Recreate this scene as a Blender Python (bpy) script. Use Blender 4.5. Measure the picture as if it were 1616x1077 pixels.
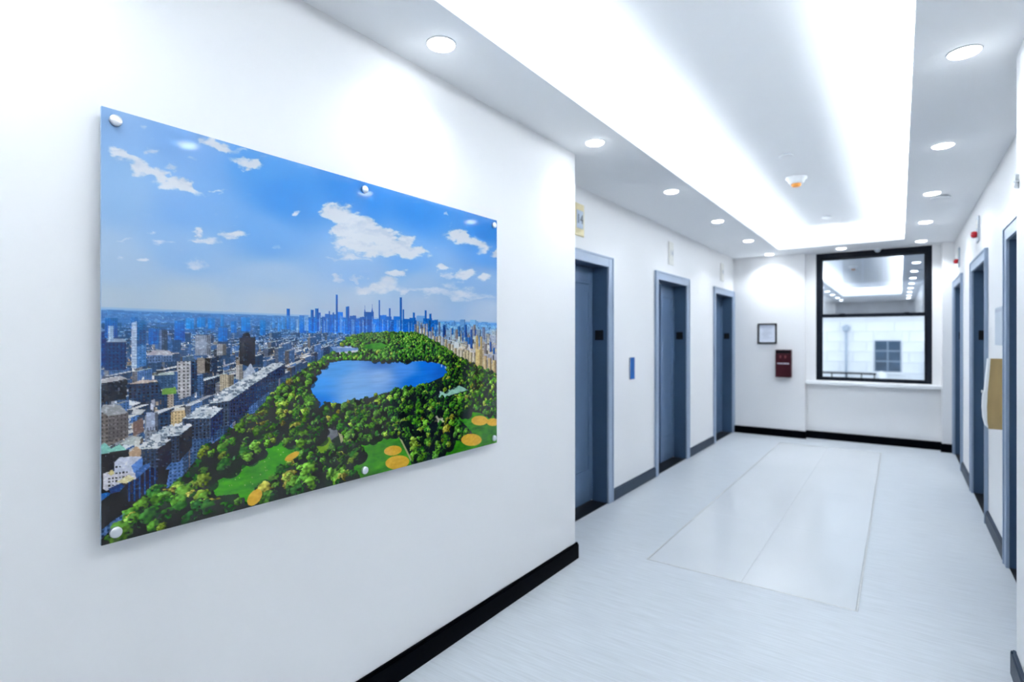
import bpy, bmesh, math, random
import numpy as np
from mathutils import Matrix, Vector

SC = bpy.context.scene
for _o in list(bpy.data.objects): bpy.data.objects.remove(_o, do_unlink=True)
COL = SC.collection

# ------------------------------------------------------------------ camera, world, exposure
cam_d = bpy.data.cameras.new('camera'); cam = bpy.data.objects.new('camera', cam_d); COL.objects.link(cam)
cam.location = (0, 0, 1.47); cam.rotation_euler = (math.pi / 2, 0, 0.6199)
cam_d.sensor_width = 36.0; cam_d.lens = 856.38 / 1616 * 36; cam_d.shift_y = -0.00357
cam_d.clip_start = .02; cam_d.clip_end = 200
cam_d.dof.use_dof = True; cam_d.dof.focus_distance = 1.85; cam_d.dof.aperture_fstop = 2.0
SC.camera = cam

world = bpy.data.worlds.new('overcast_sky'); SC.world = world; world.use_nodes = True
_bg = world.node_tree.nodes['Background']; _bg.inputs[0].default_value = (.84, .91, .98, 1); _bg.inputs[1].default_value = .84
SC.view_settings.view_transform = 'Standard'; SC.view_settings.look = 'None'
SC.view_settings.exposure = 1.0; SC.view_settings.gamma = 1.0; SC.view_settings.use_curve_mapping = False
SC.cycles.max_bounces = 6; SC.cycles.diffuse_bounces = 4; SC.cycles.glossy_bounces = 3; SC.cycles.transmission_bounces = 2; SC.cycles.transparent_max_bounces = 6
SC.cycles.use_adaptive_sampling = True; SC.cycles.adaptive_threshold = .05
SC.cycles.caustics_reflective = False; SC.cycles.caustics_refractive = False

LAMP_COL = (.89, .95, 1.0)
DOWN_W = 1.0           # watts of one downlight
COVE_W = 5.9           # watts per metre of cove strip

# ------------------------------------------------------------------ dimensions (metres; +Y runs down the corridor)
ZC = 2.687             # soffit
ZU = 2.89              # raised ceiling of the cove
XL, XE = -1.755, -2.10 # near left wall, left elevator wall
XP, XR = .413, .57     # near right pier, right elevator wall
YC = 3.18              # corner where the near walls end
YB = 8.86              # far wall
YF = -4.0              # wall behind the camera
CX0, CX1, CY0, CY1 = -1.364, .05, -.70, 8.29   # cove opening

# ------------------------------------------------------------------ materials
MATS = {}
def mat(name, col, rough=.5, metal=0., spec=.5, noise=None, bump=None, emit=None, coat=0.):
    if name in MATS: return MATS[name]
    m = bpy.data.materials.new(name); m.use_nodes = True; nt = m.node_tree; b = nt.nodes['Principled BSDF']
    b.inputs['Base Color'].default_value = (*col, 1); b.inputs['Roughness'].default_value = rough
    b.inputs['Metallic'].default_value = metal; b.inputs['Specular IOR Level'].default_value = spec
    b.inputs['Coat Weight'].default_value = coat
    if noise or bump:
        tc = nt.nodes.new('ShaderNodeTexCoord')
    if noise:                                  # (scale xyz, colour variation)
        mp = nt.nodes.new('ShaderNodeMapping'); mp.inputs['Scale'].default_value = noise[0]
        nt.links.new(tc.outputs['Object'], mp.inputs[0])
        nz = nt.nodes.new('ShaderNodeTexNoise'); nz.inputs['Scale'].default_value = 1; nz.inputs['Detail'].default_value = 1.5
        nt.links.new(mp.outputs[0], nz.inputs['Vector'])
        rp = nt.nodes.new('ShaderNodeValToRGB'); v = noise[1]
        rp.color_ramp.elements[0].position = .3; rp.color_ramp.elements[1].position = .7
        rp.color_ramp.elements[0].color = (*[c * (1 - v) for c in col], 1); rp.color_ramp.elements[1].color = (*[min(1, c * (1 + v)) for c in col], 1)
        nt.links.new(nz.outputs[0], rp.inputs[0]); nt.links.new(rp.outputs[0], b.inputs['Base Color'])
    if bump:
        n2 = nt.nodes.new('ShaderNodeTexNoise'); n2.inputs['Scale'].default_value = bump[0]; n2.inputs['Detail'].default_value = 3
        nt.links.new(tc.outputs['Object'], n2.inputs['Vector'])
        bp = nt.nodes.new('ShaderNodeBump'); bp.inputs['Strength'].default_value = bump[1]; bp.inputs['Distance'].default_value = .002
        nt.links.new(n2.outputs[0], bp.inputs['Height']); nt.links.new(bp.outputs[0], b.inputs['Normal'])
    if emit:
        b.inputs['Emission Color'].default_value = (*emit[0], 1); b.inputs['Emission Strength'].default_value = emit[1]
    MATS[name] = m
    return m

WALL = mat('satin_white_paint', (.86, .858, .862), .42, noise=((.6, .6, .6), .012))
CEIL = mat('matt_white_ceiling', (.945, .955, .97), .8, noise=((.7, .7, .7), .01))
LIP = mat('cove_lip_white', (.86, .87, .89), .6, noise=((2, 2, 2), .01))
VINYL = mat('pale_vinyl', (.535, .572, .612), .38, noise=((5, 95, 1), .075), spec=.45)
TILE = mat('polished_tile', (.625, .655, .685), .2, noise=((1.1, 1.1, 1), .025), spec=.5)
STRIP = mat('brushed_strip', (.52, .53, .53), .35, metal=.3, noise=((40, 40, 1), .06))
BLACKB = mat('black_gloss_base', (.001, .0015, .003), .45, spec=.02, noise=((8, 8, 8), .1))
SLATEB = mat('slate_base', (.026, .044, .074), .5, spec=.2, noise=((8, 8, 8), .08))
STEEL = mat('blue_grey_enamel', (.27, .345, .465), .36, noise=((3, 3, 3), .04))
LEAF = mat('blue_grey_leaf', (.13, .21, .345), .24, noise=((4, 4, .6), .05), metal=.35)
NAVY = mat('shaded_navy_jamb', (.042, .080, .145), .4, noise=((3, 3, 3), .05), spec=.3)  # navy set darker than the casing: shade of the door recess put into the colour
SILL_D = mat('dark_threshold', (.004, .006, .010), .5, spec=.15, noise=((20, 20, 20), .15))
BLACK = mat('matt_black', (.002, .003, .005), .5, spec=.12, noise=((12, 12, 12), .1))
FRAME_B = mat('window_black', (.005, .008, .015), .5, spec=.15, noise=((9, 9, 9), .1))
WHITE = mat('white_enamel', (.86, .88, .90), .3, noise=((6, 6, 6), .01))
ALU = mat('brushed_aluminium', (.72, .74, .77), .3, metal=.85, noise=((30, 30, 30), .05))
GOLD = mat('pale_brass', (.66, .57, .33), .4, metal=.25, noise=((14, 14, 14), .06))
CREAM = mat('cream_plate', (.78, .77, .72), .4, noise=((14, 14, 14), .03))
DISP = mat('display_glass', (.52, .60, .72), .15, noise=((10, 10, 10), .03))
INK = mat('dark_ink', (.015, .022, .04), .5, noise=((10, 10, 10), .05))
PALEINK = mat('pale_ink', (.42, .46, .55), .5, noise=((10, 10, 10), .05))
BLUE = mat('blue_film', (.006, .10, .36), .5, spec=.2, noise=((12, 12, 12), .05))
RED = mat('dark_red_enamel', (.040, .002, .007), .45, spec=.2, noise=((10, 10, 10), .08))
REDL = mat('red_lens', (.55, .012, .022), .2, noise=((10, 10, 10), .05))
TAN = mat('tan_board', (.36, .255, .105), .6, noise=((25, 25, 6), .07))
PAPER = mat('paper', (.72, .76, .86), .6, noise=((9, 9, 9), .05))
GREYP = mat('grey_plaque', (.50, .56, .63), .4, noise=((9, 9, 9), .04))
ORANGE = mat('orange_cap', (.62, .24, .03), .4, noise=((20, 20, 20), .08))
STONE = mat('pale_stone', (.80, .83, .86), .85, noise=((1.1, 1.1, 1.1), .07))
JOINT = mat('stone_joint', (.77, .80, .84), .9, noise=((2, 2, 2), .05))
BEIGE = mat('carved_stone', (.58, .57, .56), .9, noise=((2.5, 2.5, 2.5), .22))
DGLASS = mat('dark_window_glass', (.035, .075, .13), .12, noise=((1.5, 1.5, 1.5), .35))
MULL = mat('grey_mullion', (.20, .27, .36), .5, noise=((5, 5, 5), .05))
PIPE = mat('grey_pipe', (.42, .50, .60), .6, noise=((5, 5, 5), .06))

def emission(name, col, s):
    m = bpy.data.materials.new(name); m.use_nodes = True; nt = m.node_tree; nt.nodes.clear()
    e = nt.nodes.new('ShaderNodeEmission'); e.inputs[0].default_value = (*col, 1); e.inputs[1].default_value = s
    o = nt.nodes.new('ShaderNodeOutputMaterial'); nt.links.new(e.outputs[0], o.inputs[0]); return m
LENS = emission('lamp_lens', LAMP_COL, 9.0)
LED = emission('led_strip', LAMP_COL, 6.0)
def glass(name, refl, tint):
    m = bpy.data.materials.new(name); m.use_nodes = True; nt = m.node_tree; nt.nodes.clear()
    t = nt.nodes.new('ShaderNodeBsdfTransparent'); t.inputs[0].default_value = (*tint, 1)
    g = nt.nodes.new('ShaderNodeBsdfGlossy'); g.inputs['Roughness'].default_value = .012; g.inputs[0].default_value = (.95, .98, 1, 1)
    fr = nt.nodes.new('ShaderNodeFresnel'); fr.inputs[0].default_value = 1.5
    ad = nt.nodes.new('ShaderNodeMath'); ad.operation = 'ADD'; ad.inputs[1].default_value = refl; ad.use_clamp = True
    mx = nt.nodes.new('ShaderNodeMixShader'); o = nt.nodes.new('ShaderNodeOutputMaterial')
    nt.links.new(fr.outputs[0], ad.inputs[0]); nt.links.new(ad.outputs[0], mx.inputs[0])
    nt.links.new(t.outputs[0], mx.inputs[1]); nt.links.new(g.outputs[0], mx.inputs[2]); nt.links.new(mx.outputs[0], o.inputs[0]); return m
GLASS_UP = glass('coated_glass', .38, (.66, .71, .78)); GLASS_LO = glass('clear_glass', .0, (.94, .97, 1.0))

# ------------------------------------------------------------------ mesh helpers
class MB:
    def __init__(s): s.bm = bmesh.new()
    def box(s, lo, hi, bev=0., seg=1):
        lo, hi = [min(a, b) for a, b in zip(lo, hi)], [max(a, b) for a, b in zip(lo, hi)]
        r = bmesh.ops.create_cube(s.bm, size=1)
        bmesh.ops.scale(s.bm, vec=[h - l for l, h in zip(lo, hi)], verts=r['verts'])
        bmesh.ops.translate(s.bm, vec=[(h + l) / 2 for l, h in zip(lo, hi)], verts=r['verts'])
        if bev:
            es = list({e for v in r['verts'] for e in v.link_edges})
            bmesh.ops.bevel(s.bm, geom=es, offset=bev, segments=seg, affect='EDGES', clamp_overlap=True)
        return s
    def lathe(s, prof, c, axis='Z', n=32):     # prof: (radius, height) pairs
        rings = []
        for r, z in prof:
            ring = []
            for k in range(n):
                a = 2 * math.pi * k / n; x, y = r * math.cos(a), r * math.sin(a)
                p = {'Z': (x, y, z), 'X': (z, x, y), 'Y': (x, z, y)}[axis]
                ring.append(s.bm.verts.new([q + w for q, w in zip(p, c)]))
            rings.append(ring)
        for a, b in zip(rings, rings[1:]):
            for k in range(n):
                f = s.bm.faces.new((a[k], a[(k + 1) % n], b[(k + 1) % n], b[k])); f.smooth = True
        s.bm.faces.new(rings[0]); s.bm.faces.new(rings[-1][::-1]); return s
    def prism(s, pts, axis, a, b):             # polygon extruded between a and b along an axis
        def mk(u, v, w): return {'X': (w, u, v), 'Y': (u, w, v), 'Z': (u, v, w)}[axis]
        A = [s.bm.verts.new(mk(u, v, a)) for u, v in pts]; B = [s.bm.verts.new(mk(u, v, b)) for u, v in pts]
        s.bm.faces.new(A); s.bm.faces.new(B[::-1]); n = len(pts)
        for k in range(n): s.bm.faces.new((A[k], B[k], B[(k + 1) % n], A[(k + 1) % n]))
        return s
    def build(s, name, m, parent=None):
        bmesh.ops.recalc_face_normals(s.bm, faces=s.bm.faces)
        me = bpy.data.meshes.new(name); s.bm.to_mesh(me); s.bm.free(); me.materials.append(m)
        o = bpy.data.objects.new(name, me); COL.objects.link(o)
        if parent:
            o.parent = parent; o.matrix_parent_inverse = parent.matrix_basis.inverted()
        return o
def tag(o, label, cat=None, group=None, kind=None):
    o['label'] = label
    if cat: o['category'] = cat
    if group: o['group'] = group
    if kind: o['kind'] = kind
    return o
def empty(name, loc, label, cat=None, group=None, kind=None):
    o = bpy.data.objects.new(name, None); COL.objects.link(o); o.location = loc; o.empty_display_size = .05
    return tag(o, label, cat, group, kind)
def text_mesh(name, body, size, m, mtx, parent, depth=.001):
    cu = bpy.data.curves.new(name, 'FONT'); cu.body = body; cu.size = size; cu.align_x = 'CENTER'; cu.align_y = 'CENTER'; cu.extrude = depth
    t = bpy.data.objects.new(name, cu); COL.objects.link(t)
    dg = bpy.context.evaluated_depsgraph_get(); me = bpy.data.meshes.new_from_object(t.evaluated_get(dg))
    bpy.data.objects.remove(t); bpy.data.curves.remove(cu)
    me.transform(mtx); me.materials.clear(); me.materials.append(m)
    o = bpy.data.objects.new(name, me); COL.objects.link(o); o.parent = parent; o.matrix_parent_inverse = parent.matrix_basis.inverted(); return o

# ---------------------------------------------------------------- the printed aerial view
PW, PH = 960, 645

def paint_print():
    rng = np.random.RandomState(11)
    W, H = PW, PH
    # pixel coordinates in the camera image -> print pixels (plain projective map of the print's 4 corners)
    src = np.array([(160, 168), (784, 348), (784, 699), (160, 862)], float)
    dst = np.array([(0, 0), (W, 0), (W, H), (0, H)], float)
    A = []; b = []
    for (x, y), (u, v) in zip(src, dst):
        A.append([x, y, 1, 0, 0, 0, -u * x, -u * y]); b.append(u)
        A.append([0, 0, 0, x, y, 1, -v * x, -v * y]); b.append(v)
    h = np.append(np.linalg.solve(np.array(A), np.array(b)), 1).reshape(3, 3)
    hi = np.linalg.inv(h)
    def ap(m, x, y):
        w = m[2, 0] * x + m[2, 1] * y + m[2, 2]
        return (m[0, 0] * x + m[0, 1] * y + m[0, 2]) / w, (m[1, 0] * x + m[1, 1] * y + m[1, 2]) / w
    def P(x, y):
        return ap(h, float(x), float(y))
    I, J = np.meshgrid(np.arange(W) + .5, np.arange(H) + .5)
    SX, SY = ap(hi, I, J)

    def vnoise(x, y, seed):
        xi = np.floor(x).astype(np.int64); yi = np.floor(y).astype(np.int64)
        fx = x - xi; fy = y - yi
        fx = fx * fx * (3 - 2 * fx); fy = fy * fy * (3 - 2 * fy)
        def hsh(a, c):
            n = (a * 374761393 + c * 668265263 + seed * 1442695041) & 0x7fffffff
            n = ((n ^ (n >> 13)) * 1274126177) & 0x7fffffff
            return ((n ^ (n >> 16)) & 0xffff) / 65535.0
        return (hsh(xi, yi) * (1 - fx) + hsh(xi + 1, yi) * fx) * (1 - fy) + \
               (hsh(xi, yi + 1) * (1 - fx) + hsh(xi + 1, yi + 1) * fx) * fy
    def fbm(x, y, seed, n=5):
        s = 0; a = .5; t = 0
        for k in range(n):
            s = s + a * vnoise(x * 2 ** k, y * 2 ** k, seed + k); t += a; a *= .55
        return s / t
    img = np.zeros((H, W, 3))
    C = lambda *c: np.array(c, float) / 255.

    # --- sky, from colour samples
    smp = [(170, 190, 152, 190, 236), (180, 300, 158, 198, 240), (170, 420, 186, 212, 240), (170, 480, 200, 216, 230),
           (300, 215, 138, 184, 240), (300, 330, 132, 184, 242), (300, 400, 160, 200, 244), (300, 480, 204, 219, 232),
           (420, 255, 100, 168, 238), (450, 310, 84, 158, 236), (420, 380, 124, 182, 244), (430, 440, 182, 210, 240), (430, 485, 206, 220, 234),
           (560, 305, 72, 150, 232), (560, 430, 160, 198, 242), (560, 480, 192, 212, 236),
           (660, 330, 70, 148, 230), (650, 410, 126, 182, 242), (660, 450, 172, 204, 240), (660, 490, 194, 212, 236),
           (770, 365, 58, 138, 222), (770, 400, 92, 160, 234), (770, 450, 150, 190, 236), (770, 495, 190, 210, 236)]
    num = 0; den = 0
    for x, y, r, g, bl in smp:
        px, py = P(x, y)
        w = 1 / (((I - px) ** 2 + (1.3 * (J - py)) ** 2) / 2500. + .25) ** 2.0
        num = num + w[..., None] * C(r, g, bl); den = den + w
    img[:] = num / den[..., None]
    wisp = np.clip(fbm(I / 170., J / 60., 5) - .5, 0, 1) * 1.1
    wisp *= np.clip((J - 150) / 140., .1, 1) * .8
    img += (C(225, 232, 242) - img) * wisp[..., None]
    # clouds: camera-image x, y, half-length, half-height, tilt (deg), weight
    cl = [(195, 244, 26, 8, 22, .75), (245, 275, 60, 12, 26, 1.0), (290, 295, 32, 10, 24, .95), (262, 296, 22, 8, 20, .6), (240, 242, 12, 6, 10, .4),
          (305, 252, 10, 5, 10, .35), (275, 265, 14, 5, 8, .5), (347, 303, 18, 3, 5, .55), (385, 259, 22, 9, 15, .85), (402, 262, 18, 6, 20, .7),
          (345, 228, 26, 8, 12, .75), (380, 238, 20, 6, 14, .45), (420, 248, 8, 8, 60, .35),
          (330, 379, 24, 8, 2, .6), (372, 370, 24, 8, 2, .65), (312, 366, 14, 5, 4, .5), (262, 381, 20, 5, 3, .45), (232, 410, 12, 5, 0, .5), (190, 412, 14, 4, 0, .35),
          (238, 365, 9, 3, 0, .35), (296, 418, 26, 8, 2, .4), (200, 380, 16, 3, 0, .3), (440, 390, 14, 4, 4, .25), (475, 337, 9, 5, 0, .5), (230, 205, 14, 6, 20, .3),
          (522, 335, 14, 14, 20, 1.1), (536, 340, 18, 18, 20, 1.25), (556, 338, 18, 14, 30, 1.1), (566, 362, 28, 22, 24, 1.4), (595, 374, 34, 20, 22, 1.4),
          (628, 388, 36, 16, 16, 1.3), (655, 394, 26, 9, 8, 1.0), (560, 388, 26, 12, 10, .9), (598, 397, 36, 10, 6, 1.0), (538, 366, 14, 12, 40, .7),
          (565, 406, 30, 6, 8, .5), (540, 407, 24, 4, 5, .4),
          (716, 370, 20, 8, 6, .95), (732, 374, 16, 10, 12, .95), (750, 382, 14, 12, 30, .8), (754, 396, 8, 9, 70, .5), (716, 356, 6, 4, 0, .35), (703, 342, 6, 4, 0, .6),
          (780, 397, 9, 12, 20, 1.0), (619, 433, 15, 8, 0, .95), (702, 421, 14, 6, 2, .75), (708, 438, 14, 8, 5, .85), (733, 436, 16, 11, 0, 1.0), (766, 440, 15, 9, 0, .95),
          (612, 452, 22, 11, 8, .55), (585, 458, 34, 8, 4, .5), (640, 460, 40, 8, 2, .45), (700, 464, 50, 9, 2, .5), (755, 466, 40, 9, 2, .5), (712, 452, 20, 6, 0, .4),
          (535, 440, 12, 5, 0, .35), (500, 350, 10, 5, 0, .3), (566, 444, 12, 6, 10, .4)]
    nz = fbm(SX / 22., SY / 11., 21, 5); nz = np.clip((nz - .5) * 1.5 + .5, 0, 1); nz2 = fbm(SX / 40., SY / 22., 31, 3)
    wx_ = SX + (fbm(SX / 30., SY / 16., 41, 5) - .5) * 46; wy_ = SY + (fbm(SX / 24., SY / 14., 51, 5) - .5) * 26
    dens = np.zeros((H, W))
    for x, y, rx, ry, tl, wt in cl:
        wt = wt * 1.25 if wt < .8 else wt
        a = math.radians(tl); dx = wx_ - x; dy = wy_ - y
        ex = (dx * math.cos(a) + dy * math.sin(a)) / rx; ey = (-dx * math.sin(a) + dy * math.cos(a)) / ry
        d = np.clip(1.35 - .9 * (ex ** 2 + ey ** 2), 0, 1.15) * wt
        dens = np.maximum(dens, d) + .18 * np.minimum(dens, d)
    al = np.clip((dens - .16 - .75 * (.62 - nz)) * 1.25, 0, 1)
    al = al * al * (3 - 2 * al) * .97
    shade = np.clip((np.roll(dens, -6, 0) - dens) * 1.6 + (nz - .5) * .8, -.3, .6)
    ccol = C(243, 246, 251) - np.clip(shade, 0, 1)[..., None] * C(40, 30, 16)
    img += (ccol - img) * al[..., None]

    # --- helpers that draw into the print
    jh = .463 * H
    def fill_px(pts, col, a=1.0, tex=None):
        pts = np.array(pts, float)
        x0 = max(int(pts[:, 0].min()), 0); x1 = min(int(pts[:, 0].max()) + 2, W)
        y0 = max(int(pts[:, 1].min()), 0); y1 = min(int(pts[:, 1].max()) + 2, H)
        if x1 <= x0 or y1 <= y0: return
        X = I[y0:y1, x0:x1]; Y = J[y0:y1, x0:x1]
        m = np.zeros(X.shape, bool); n = len(pts)
        for k in range(n):
            ax, ay = pts[k]; bx, by = pts[(k + 1) % n]
            if ay == by: continue
            c = ((ay > Y) != (by > Y)) & (X < (bx - ax) * (Y - ay) / (by - ay) + ax)
            m ^= c
        if not m.any(): return
        sub = img[y0:y1, x0:x1]
        cc = np.broadcast_to(np.asarray(col, float), sub.shape)
        if tex is not None: cc = cc * tex(X, Y)[..., None]
        sub[m] += ((cc - sub) * a)[m]
    def fill(pts, col, a=1.0, tex=None): fill_px([P(*p) for p in pts], col, a, tex)
    def win(nx, ny, dark, ox=0., oy=0.):
        return lambda X, Y: 1 - dark * (((((X + ox) / nx) % 1) < .5) & ((((Y + oy) / ny) % 1) < .55))
    def poly_mask(pts):
        pts = np.array(pts, float); m = np.zeros((H, W), bool); n = len(pts)
        for k in range(n):
            ax, ay = pts[k]; bx, by = pts[(k + 1) % n]
            if ay == by: continue
            m ^= ((ay > SY) != (by > SY)) & (SX < (bx - ax) * (SY - ay) / (by - ay) + ax)
        return m

    # --- ground of the city
    g = J > jh
    dn = np.clip((J - jh) / (H - jh), 0, 1)
    base = C(110, 165, 226) * (1 - np.clip(dn * 5, 0, 1))[..., None] + C(92, 106, 130) * np.clip(dn * 5, 0, 1)[..., None]
    base = base * (1 - np.clip(dn * 1.6 - .35, 0, 1) * .8)[..., None]
    gn = fbm(I / 7., J / 3., 77, 4)
    base = base * (.62 + .8 * gn)[..., None]
    img[g] = base[g]
    hz = np.exp(-((J - jh) / 5.) ** 2)
    img += (C(150, 192, 236) - img) * (hz * .7 * (J > jh - 4))[..., None]

    # --- blocks of buildings on a ground plane, avenues run to one vanishing point
    vp = P(618, 508)[0]
    def gp(i, j, z):                       # foot pixel and height in ground units -> pixel
        return i, j - z * (j - jh)
    park_l = [(545, 536), (530, 552), (500, 571), (470, 590), (440, 613), (412, 641), (385, 672), (350, 691), (330, 706), (308, 728), (285, 757), (262, 773), (240, 792), (205, 812), (160, 852)]
    pl = np.array([P(*p) for p in park_l])
    park_r = np.array([P(*p) for p in [(655, 522), (690, 541), (720, 561), (750, 576), (785, 592)]])
    def haze(col, j, f=1.0):
        d = np.clip((j - jh) / 95., 0, 1) ** .8
        hcol = C(66, 140, 220)
        return col * d + (hcol * (.65 + .7 * col.mean())) * (1 - d) if f else col
    blds = []
    j = jh + 3.
    while j < H + 40:
        dj = j - jh
        wx = .062 * dj + 2.2
        lx = np.interp(j, pl[:, 1], pl[:, 0]) if j < H else pl[-1, 0] - (j - H)
        i = -20 + rng.rand() * wx
        while i < lx - wx * .3:
            blds.append((i, j + rng.rand() * dj * .05, wx * (.55 + .7 * rng.rand()), 0, lx)); i += wx * (.8 + .5 * rng.rand())
        if j < H * .66:
            rx = np.interp(j, park_r[:, 1], park_r[:, 0])
            i = max(rx, np.interp(j, [jh, park_r[0, 1]], [pl[0, 0], rx])) + wx * .4
            while i < W + 10:
                blds.append((i, j + rng.rand() * dj * .05, wx * (.55 + .6 * rng.rand()), 1, rx)); i += wx * (.8 + .45 * rng.rand())
        j += .042 * dj + 1.0
    blds.sort(key=lambda t: t[1])
    for i, j, w, side, lim in blds:
        dj = j - jh
        near = side == 0 and (lim - i) < 1.9 * w
        ht = (.09 + .17 * rng.rand() ** 1.5) if dj > 30 else (.12 + .42 * rng.rand() ** 2.5)
        if rng.rand() < .08: ht *= 1.8
        if near: ht = .16 + .07 * rng.rand()
        if side: ht *= 1.35
        tone = rng.choice(4)
        wall = [C(176, 180, 192), C(140, 142, 150), C(188, 172, 156), C(110, 122, 144)][tone] * (.75 + .55 * rng.rand())
        if side: wall = [C(205, 188, 160), C(190, 180, 170), C(176, 160, 140), C(150, 150, 160)][tone] * (.8 + .35 * rng.rand())
        roof = [C(196, 200, 206), C(150, 152, 158), C(214, 212, 208), C(176, 190, 190)][rng.choice(4)] * (.8 + .3 * rng.rand())
        dark = C(62, 86, 122) * (.6 + .7 * rng.rand())
        sc = .92 + .05 * rng.rand()        # depth of the block: its rear edge lies nearer the horizon
        jb = jh + dj * sc
        x0, x1 = i, i + w
        if side == 0: x1 = min(x1, lim + 2)
        if x1 - x0 < 1: continue
        bx0 = vp + (x0 - vp) * sc; bx1 = vp + (x1 - vp) * sc
        zt = ht * dj; ztb = ht * (jb - jh)
        wx = max(2.2, dj * .022); wy = max(2.0, dj * .02)
        tx = win(wx, wy, .35 if dj > 30 else .2, rng.rand() * 9, rng.rand() * 9)
        front = [(x0, j), (x1, j), (x1, j - zt), (x0, j - zt)]
        fill_px(front, haze(wall * (.66 if side == 0 else .6), j), tex=tx)
        if side == 0 and x1 < vp:
            fill_px([(x1, j), (bx1, jb), (bx1, jb - ztb), (x1, j - zt)], haze(dark, j), tex=tx)
        elif x0 > vp:
            fill_px([(x0, j), (bx0, jb), (bx0, jb - ztb), (x0, j - zt)], haze(np.minimum(wall * 1.25, 1), j), tex=tx)
        fill_px([(x0, j - zt), (x1, j - zt), (bx1, jb - ztb), (bx0, jb - ztb)], haze(roof, j))
        if dj > 25 and rng.rand() < .75:
            for q in range(3):
                rx0 = x0 + (.1 + .6 * rng.rand()) * w; rw = w * (.1 + .2 * rng.rand()); rj = j - zt - .07 * dj * rng.rand()
                rh = .03 * dj * (.5 + rng.rand())
                fill_px([(rx0, rj), (rx0 + rw, rj), (rx0 + rw, rj - rh), (rx0, rj - rh)], haze(wall * (.5 + .9 * rng.rand()), j))

    def tower(x, yt, yb, w, col, shade=.6, split=.5, nx=3, ny=3, dk=.3, roof=None):
        # a tall block: sunlit face on the left, shaded face on the right
        xa, xb = x - w / 2., x + w / 2.; xm = xa + w * split
        fill([(xa, yt), (xm, yt), (xm, yb), (xa, yb)], col, tex=win(nx, ny, dk))
        fill([(xm, yt), (xb, yt), (xb, yb), (xm, yb)], np.asarray(col) * shade, tex=win(nx, ny, dk))
        if roof is not None:
            e = w * .16
            fill([(xa, yt), (xb, yt), (xb - e, yt - e * .9), (xa + e, yt - e * .9)], roof)
    # far blue blocks on the left
    for x, yt, yb, w, c in [(176, 503, 535, 20, (28, 92, 160)), (213, 502, 520, 11, (30, 90, 160)), (284, 507, 540, 17, (24, 104, 190)), (300, 503, 520, 14, (44, 140, 226)),
                            (318, 502, 518, 12, (40, 132, 220)), (334, 503, 520, 12, (36, 124, 214)), (351, 498, 516, 6, (44, 136, 220)), (388, 502, 524, 15, (36, 128, 222)),
                            (369, 508, 526, 9, (36, 118, 204)), (415, 506, 530, 9, (40, 120, 200)), (432, 499, 518, 5, (70, 140, 214)), (352, 518, 540, 15, (40, 120, 206)),
                            (243, 520, 545, 15, (26, 104, 186)), (255, 520, 542, 14, (36, 96, 160)), (162, 525, 580, 12, (22, 70, 130)), (183, 540, 585, 32, (26, 70, 122)),
                            (273, 538, 556, 26, (56, 92, 140)), (455, 488, 520, 5, (36, 118, 214)), (447, 500, 520, 6, (60, 140, 220)), (462, 503, 522, 7, (64, 140, 222)),
                            (478, 499, 526, 11, (30, 116, 214)), (470, 505, 526, 4, (150, 190, 230)), (441, 503, 524, 5, (70, 146, 226))]:
        tower(x, yt, yb, w, C(*c) * 1.02, .86, .5, 4, 3, .12)
    # midtown skyline
    for x0, x1, yt, yb in [(480, 487, 498, 523), (487, 500, 503, 526), (497, 506, 494, 524), (508, 516, 501, 526), (513, 519, 496, 526), (519, 530, 497, 526), (533, 541, 493.5, 526),
                           (526, 534, 500, 527), (541, 552, 502, 528), (552, 562, 499, 528), (562, 570, 503, 528), (568, 577, 501, 528), (575, 590, 493, 528), (588, 599, 504, 528), (598, 610, 498, 528),
                           (608, 618, 500, 527), (617, 624, 505, 527), (621, 631, 500, 527), (629, 640, 506, 527), (637, 648, 504, 526), (646, 656, 502, 525), (655, 660, 506, 525), (657, 671, 499, 524),
                           (668, 682, 503, 522), (681, 690, 506, 522)]:
        c = C(34, 118, 216) * (.8 + .35 * rng.rand()) if rng.rand() < .75 else C(120, 172, 230)
        fill([(x0, yt), (x1, yt), (x1, yb), (x0, yb)], c, tex=win(5, 30, .16, rng.rand() * 5))
        for q in range(2):
            xx = x0 + rng.rand() * (x1 - x0)
            fill([(xx, yt + 3 + 8 * rng.rand()), (xx + 1.6, yt + 6), (xx + 1.6, yb), (xx, yb)], C(124, 170, 226), .7)
    for x, yt, w in [(531.4, 466, 3.6), (548.4, 484.5, 5), (500, 487.5, 6), (492.6, 490, 5), (598.9, 474, 2.2), (614.8, 487, 2.6), (632.4, 469.7, 3.5), (636.6, 489, 2.6), (653, 494, 3.6), (671.7, 490.5, 3),
                     (679.3, 495.5, 3.6), (519.5, 492, 2), (526, 494, 2.4)]:
        fill([(x - w / 2, yt), (x + w / 2, yt), (x + w / 2, 524), (x - w / 2, 524)], C(44, 118, 200))
        fill([(x, yt + 1), (x + w / 2, yt + 1), (x + w / 2, 524), (x, 524)], C(24, 92, 176))
    for x, yt, w in [(575.8, 482, 3.2), (587.3, 480, 3.2)]:
        fill([(x, yt), (x + w * .2, yt + 9), (x + w / 2, yt + 13), (x + w / 2, 500), (x - w / 2, 500), (x - w / 2, yt + 13), (x - w * .2, yt + 9)], C(30, 100, 186))
    # right-hand towers beyond the park
    for k in range(46):
        x = 655 + 130 * rng.rand(); f = (x - 655) / 130.
        yb = 520 + f * 40 * rng.rand() + 8; yt = yb - 9 - 14 * rng.rand()
        c = [C(60, 118, 190), C(36, 92, 168), C(176, 186, 204), C(120, 130, 160), C(150, 140, 140)][rng.choice(5)]
        tower(x, max(yt, 503), yb, 2.2 + 2.4 * rng.rand(), c, .72, .5, 3, 3, .2)
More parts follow.
